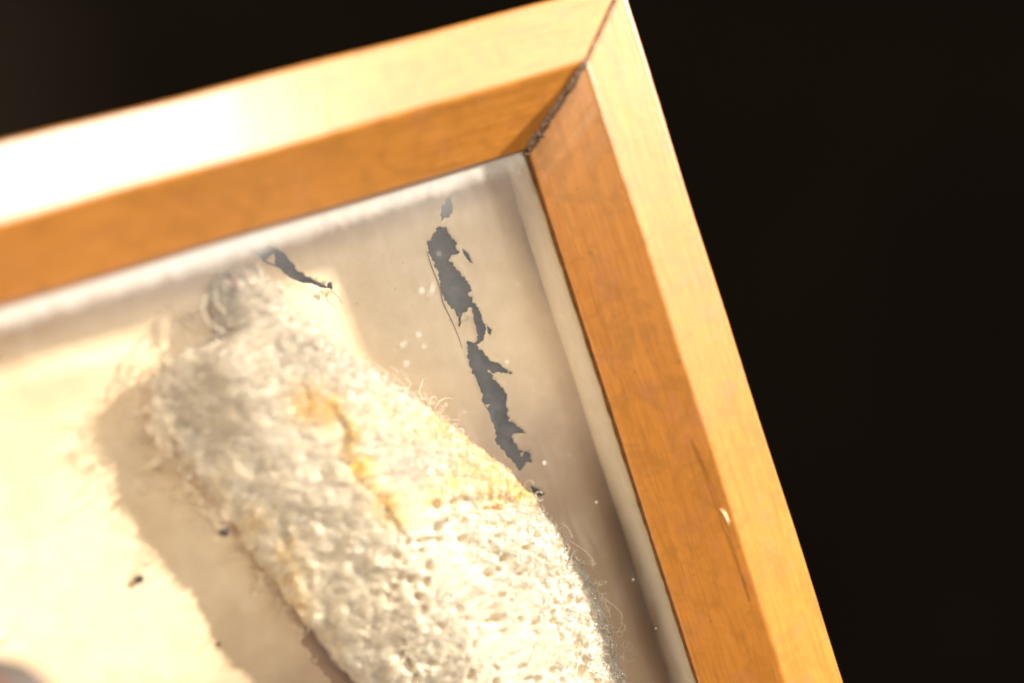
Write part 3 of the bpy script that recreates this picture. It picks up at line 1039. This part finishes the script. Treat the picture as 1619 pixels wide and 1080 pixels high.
# single stray threads that stand off the outline
for k, (pts_, r) in enumerate([
        ([(-40.0, -36.9, -12.8), (-39.4, -36.3, -12.4), (-38.5, -36.6, -12.2), (-38.0, -37.6, -12.4), (-38.4, -38.7, -12.9), (-39.2, -39.4, -13.2)], .035),
        ([(-38.3, -39.8, -13), (-37.7, -39.4, -12.6), (-37.2, -39.9, -12.6), (-37.0, -40.8, -13)], .035),
        ([(-22.9, -72.5, -13), (-21.6, -74.2, -12.2), (-21.0, -75.6, -12.0), (-21.5, -77.0, -12.3), (-22.6, -78.2, -13)], .045),
        ([(-24.8, -64.0, -12), (-23.6, -65.6, -11.2), (-22.9, -67.2, -11), (-23.1, -68.8, -11.8)], .05),
        ([(-57.5, -20.5, -15), (-58.8, -22.2, -13.5), (-58.6, -24.0, -13), (-57.2, -25.2, -13.5)], .08),
        ([(-56.4, -20.2, -14.5), (-57.0, -21.8, -13.2), (-56.5, -23.4, -13)], .07),
        ([(-52.5, -18.2, -15), (-52.2, -20.4, -14), (-51.7, -22, -13.6)], .10),
        ([(-50.6, -18.4, -15), (-50.7, -20.2, -14.2)], .12)]):
    P4 = []
    for a, b in zip(pts_[:-1], pts_[1:]):
        for q in range(5):
            P4.append(tuple(np.array(a) * (1 - q / 5) + np.array(b) * (q / 5)))
    P4.append(pts_[-1])
    P4 = np.array(P4)
    if len(P4) > 8:
        P4[1:-1] = (P4[:-2] + P4[1:-1] * 2 + P4[2:]) / 4
    v, f_ = tube([tuple(q) for q in P4], r, 6, 0.1, k)
    mesh_obj('stray_thread', v, f_, FLOSSM, cocoon)

# little brown flakes caught in the floss
for pts_, r in [([(-55.0, -19.2, -14.6), (-54.4, -20.6, -14.0), (-53.9, -21.8, -13.6)], (.42, .30, .08)),
                ([(-54.4, -18.9, -14.4), (-54.0, -20.2, -13.9), (-53.8, -21.3, -13.6)], (.28, .24, .08)),
                ([(-59.0, -27.3, -13.2), (-58.2, -27.2, -13.0), (-57.4, -26.9, -13.0)], (.12, .3, .26)),
                ([(-63.4, -43.6, -17.5), (-62.8, -44.2, -17.2)], (.28, .2))]:
    v, f_ = tube(pts_, list(r), 6, 0.2, 3)
    mesh_obj('brown_flake', v, f_, FLAKEM, cocoon)

# ------------------------------------------------------------------ pellets of debris on the paper
def pellet(x, y, r, label, seed, mat=PELLETM):
    bm = bmesh.new()
    bmesh.ops.create_icosphere(bm, subdivisions=3, radius=r)
    co_ = np.array([v.co[:] for v in bm.verts])
    nn = vnoise(co_ + seed * 7, r * 0.9, seed) * 0.25 + vnoise(co_ + seed * 7, r * 0.4, seed + 1) * 0.12
    for v, k in zip(bm.verts, nn):
        v.co = v.co * (1 + k) * MM
        v.co.z *= 0.7
    me = bpy.data.meshes.new('debris_pellet')
    bm.to_mesh(me); bm.free()
    me.polygons.foreach_set('use_smooth', [True] * len(me.polygons))
    me.materials.append(mat)
    o = link(bpy.data.objects.new('debris_pellet', me))
    o.location = Vector((x, y, -D + r * 0.6)) * MM
    o['label'] = label
    o['category'] = 'pellet'
    o['group'] = 'pellets of debris on the paper lining'
    return o


pellet(-75.0, -50.1, .50, 'dark pellet on the sunlit paper well left of the cocoon', 1)
pellet(-63.9, -48.4, .55, 'dark pellet in the cocoon shadow close to its left edge', 2)
pellet(-68.9, -61.0, .22, 'tiny dark pellet at the lower edge of the cocoon shadow', 3)
pellet(-91.1, -51.2, .36, 'small amber pellet on the sunlit paper at the far left', 4, STRAWM)

# ------------------------------------------------------------------ hand gripping the lower left side of the case
person = empty('person', (-150, -95, -20), 'bare hand whose thumb tip rests over the lower left of the case', 'person')


def skin_mesh(name, chains, mat, par, sub=2):
    V, E, Rad = [], [], []
    idx = {}
    for ch in chains:
        prev = None
        for (p, r) in ch:
            key = tuple(round(c, 2) for c in p)
            if key not in idx:
                idx[key] = len(V)
                V.append(Vector(p) * MM)
                Rad.append(r * MM)
            if prev is not None and prev != idx[key]:
                E.append((prev, idx[key]))
            prev = idx[key]
    me = bpy.data.meshes.new(name)
    me.from_pydata(V, E, [])
    o = link(bpy.data.objects.new(name, me))
    sk = o.modifiers.new('skin', 'SKIN')
    sk.use_smooth_shade = True
    for i, sv in enumerate(me.skin_vertices[0].data):
        sv.radius = (Rad[i], Rad[i])
    me.skin_vertices[0].data[0].use_root = True
    ss = o.modifiers.new('smooth', 'SUBSURF')
    ss.levels = sub
    ss.render_levels = sub
    me.materials.append(mat)
    parent(o, par)
    return o


wrist = (-162, -128, -22)
palm = (-140, -102, -26)
chains = [
    [(palm, 17), ((-151, -115, -24), 19), (wrist, 21), ((-185, -155, -26), 25), ((-215, -190, -30), 29)],
    [(palm, 17), ((-134, -90, -8), 13), ((-124, -76, 6), 11), ((-111, -63.5, 12), 10), ((-100, -57.8, 9.0), 9.6), ((-93.5, -54.9, 6.0), 9.0), ((-90.2, -53.7, 4.8), 7.6)],
]
for (bx, by, ex, ey, r) in [(-128, -84, -70, -62, 8.6), (-125, -98, -60, -84, 9.0), (-127, -112, -64, -104, 8.6), (-132, -124, -78, -122, 7.4)]:
    a = np.array([bx, by, -34.0]); b = np.array([ex, ey, -36.5])
    ch = [(palm, 17)]
    for q, rr in ((0.0, 1.15), (0.35, 1.05), (0.7, 0.95), (0.92, 0.85), (1.0, 0.65)):
        p = a * (1 - q) + b * q
        ch.append(((float(p[0]), float(p[1]), float(p[2] - 1.5 * math.sin(q * 3.1))), r * rr))
    chains.append(ch)
hand = skin_mesh('hand', chains, SKINM, person)
# thumb nail: curved plate over the top of the thumb tip
V, F = [], []
nu, nv = 14, 12
axd = Vector((0.93, 0.30, -0.22)).normalized()
upd = (Vector((0.18, 0.34, 0.92)) - axd * axd.dot(Vector((0.18, 0.34, 0.92)))).normalized()
sdd = axd.cross(upd)
org = Vector((-94.6, -55.9, 5.2))
for i in range(nu + 1):
    for j in range(nv + 1):
        s = -6 + 13.2 * i / nu
        a = math.radians(-58 + 116 * j / nv)
        tip = max(0, (s - 2.5) / 4.7)
        rr = 8.3 * (1 - 0.10 * tip)
        narrow = 1 - 0.35 * tip ** 3
        p = org + axd * (s * (1 - 0.10 * (abs(a) ** 2) * tip)) + upd * (rr * math.cos(a) - 0.6 * tip) + sdd * (rr * math.sin(a) * narrow)
        V.append(tuple(p))
for i in range(nu):
    for j in range(nv):
        b = i * (nv + 1) + j
        F.append((b, b + 1, b + nv + 2, b + nv + 1))
nail = mesh_obj('fingernail', V, F, NAILM, person)
sn = nail.modifiers.new('thickness', 'SOLIDIFY')
sn.thickness = 0.5 * MM
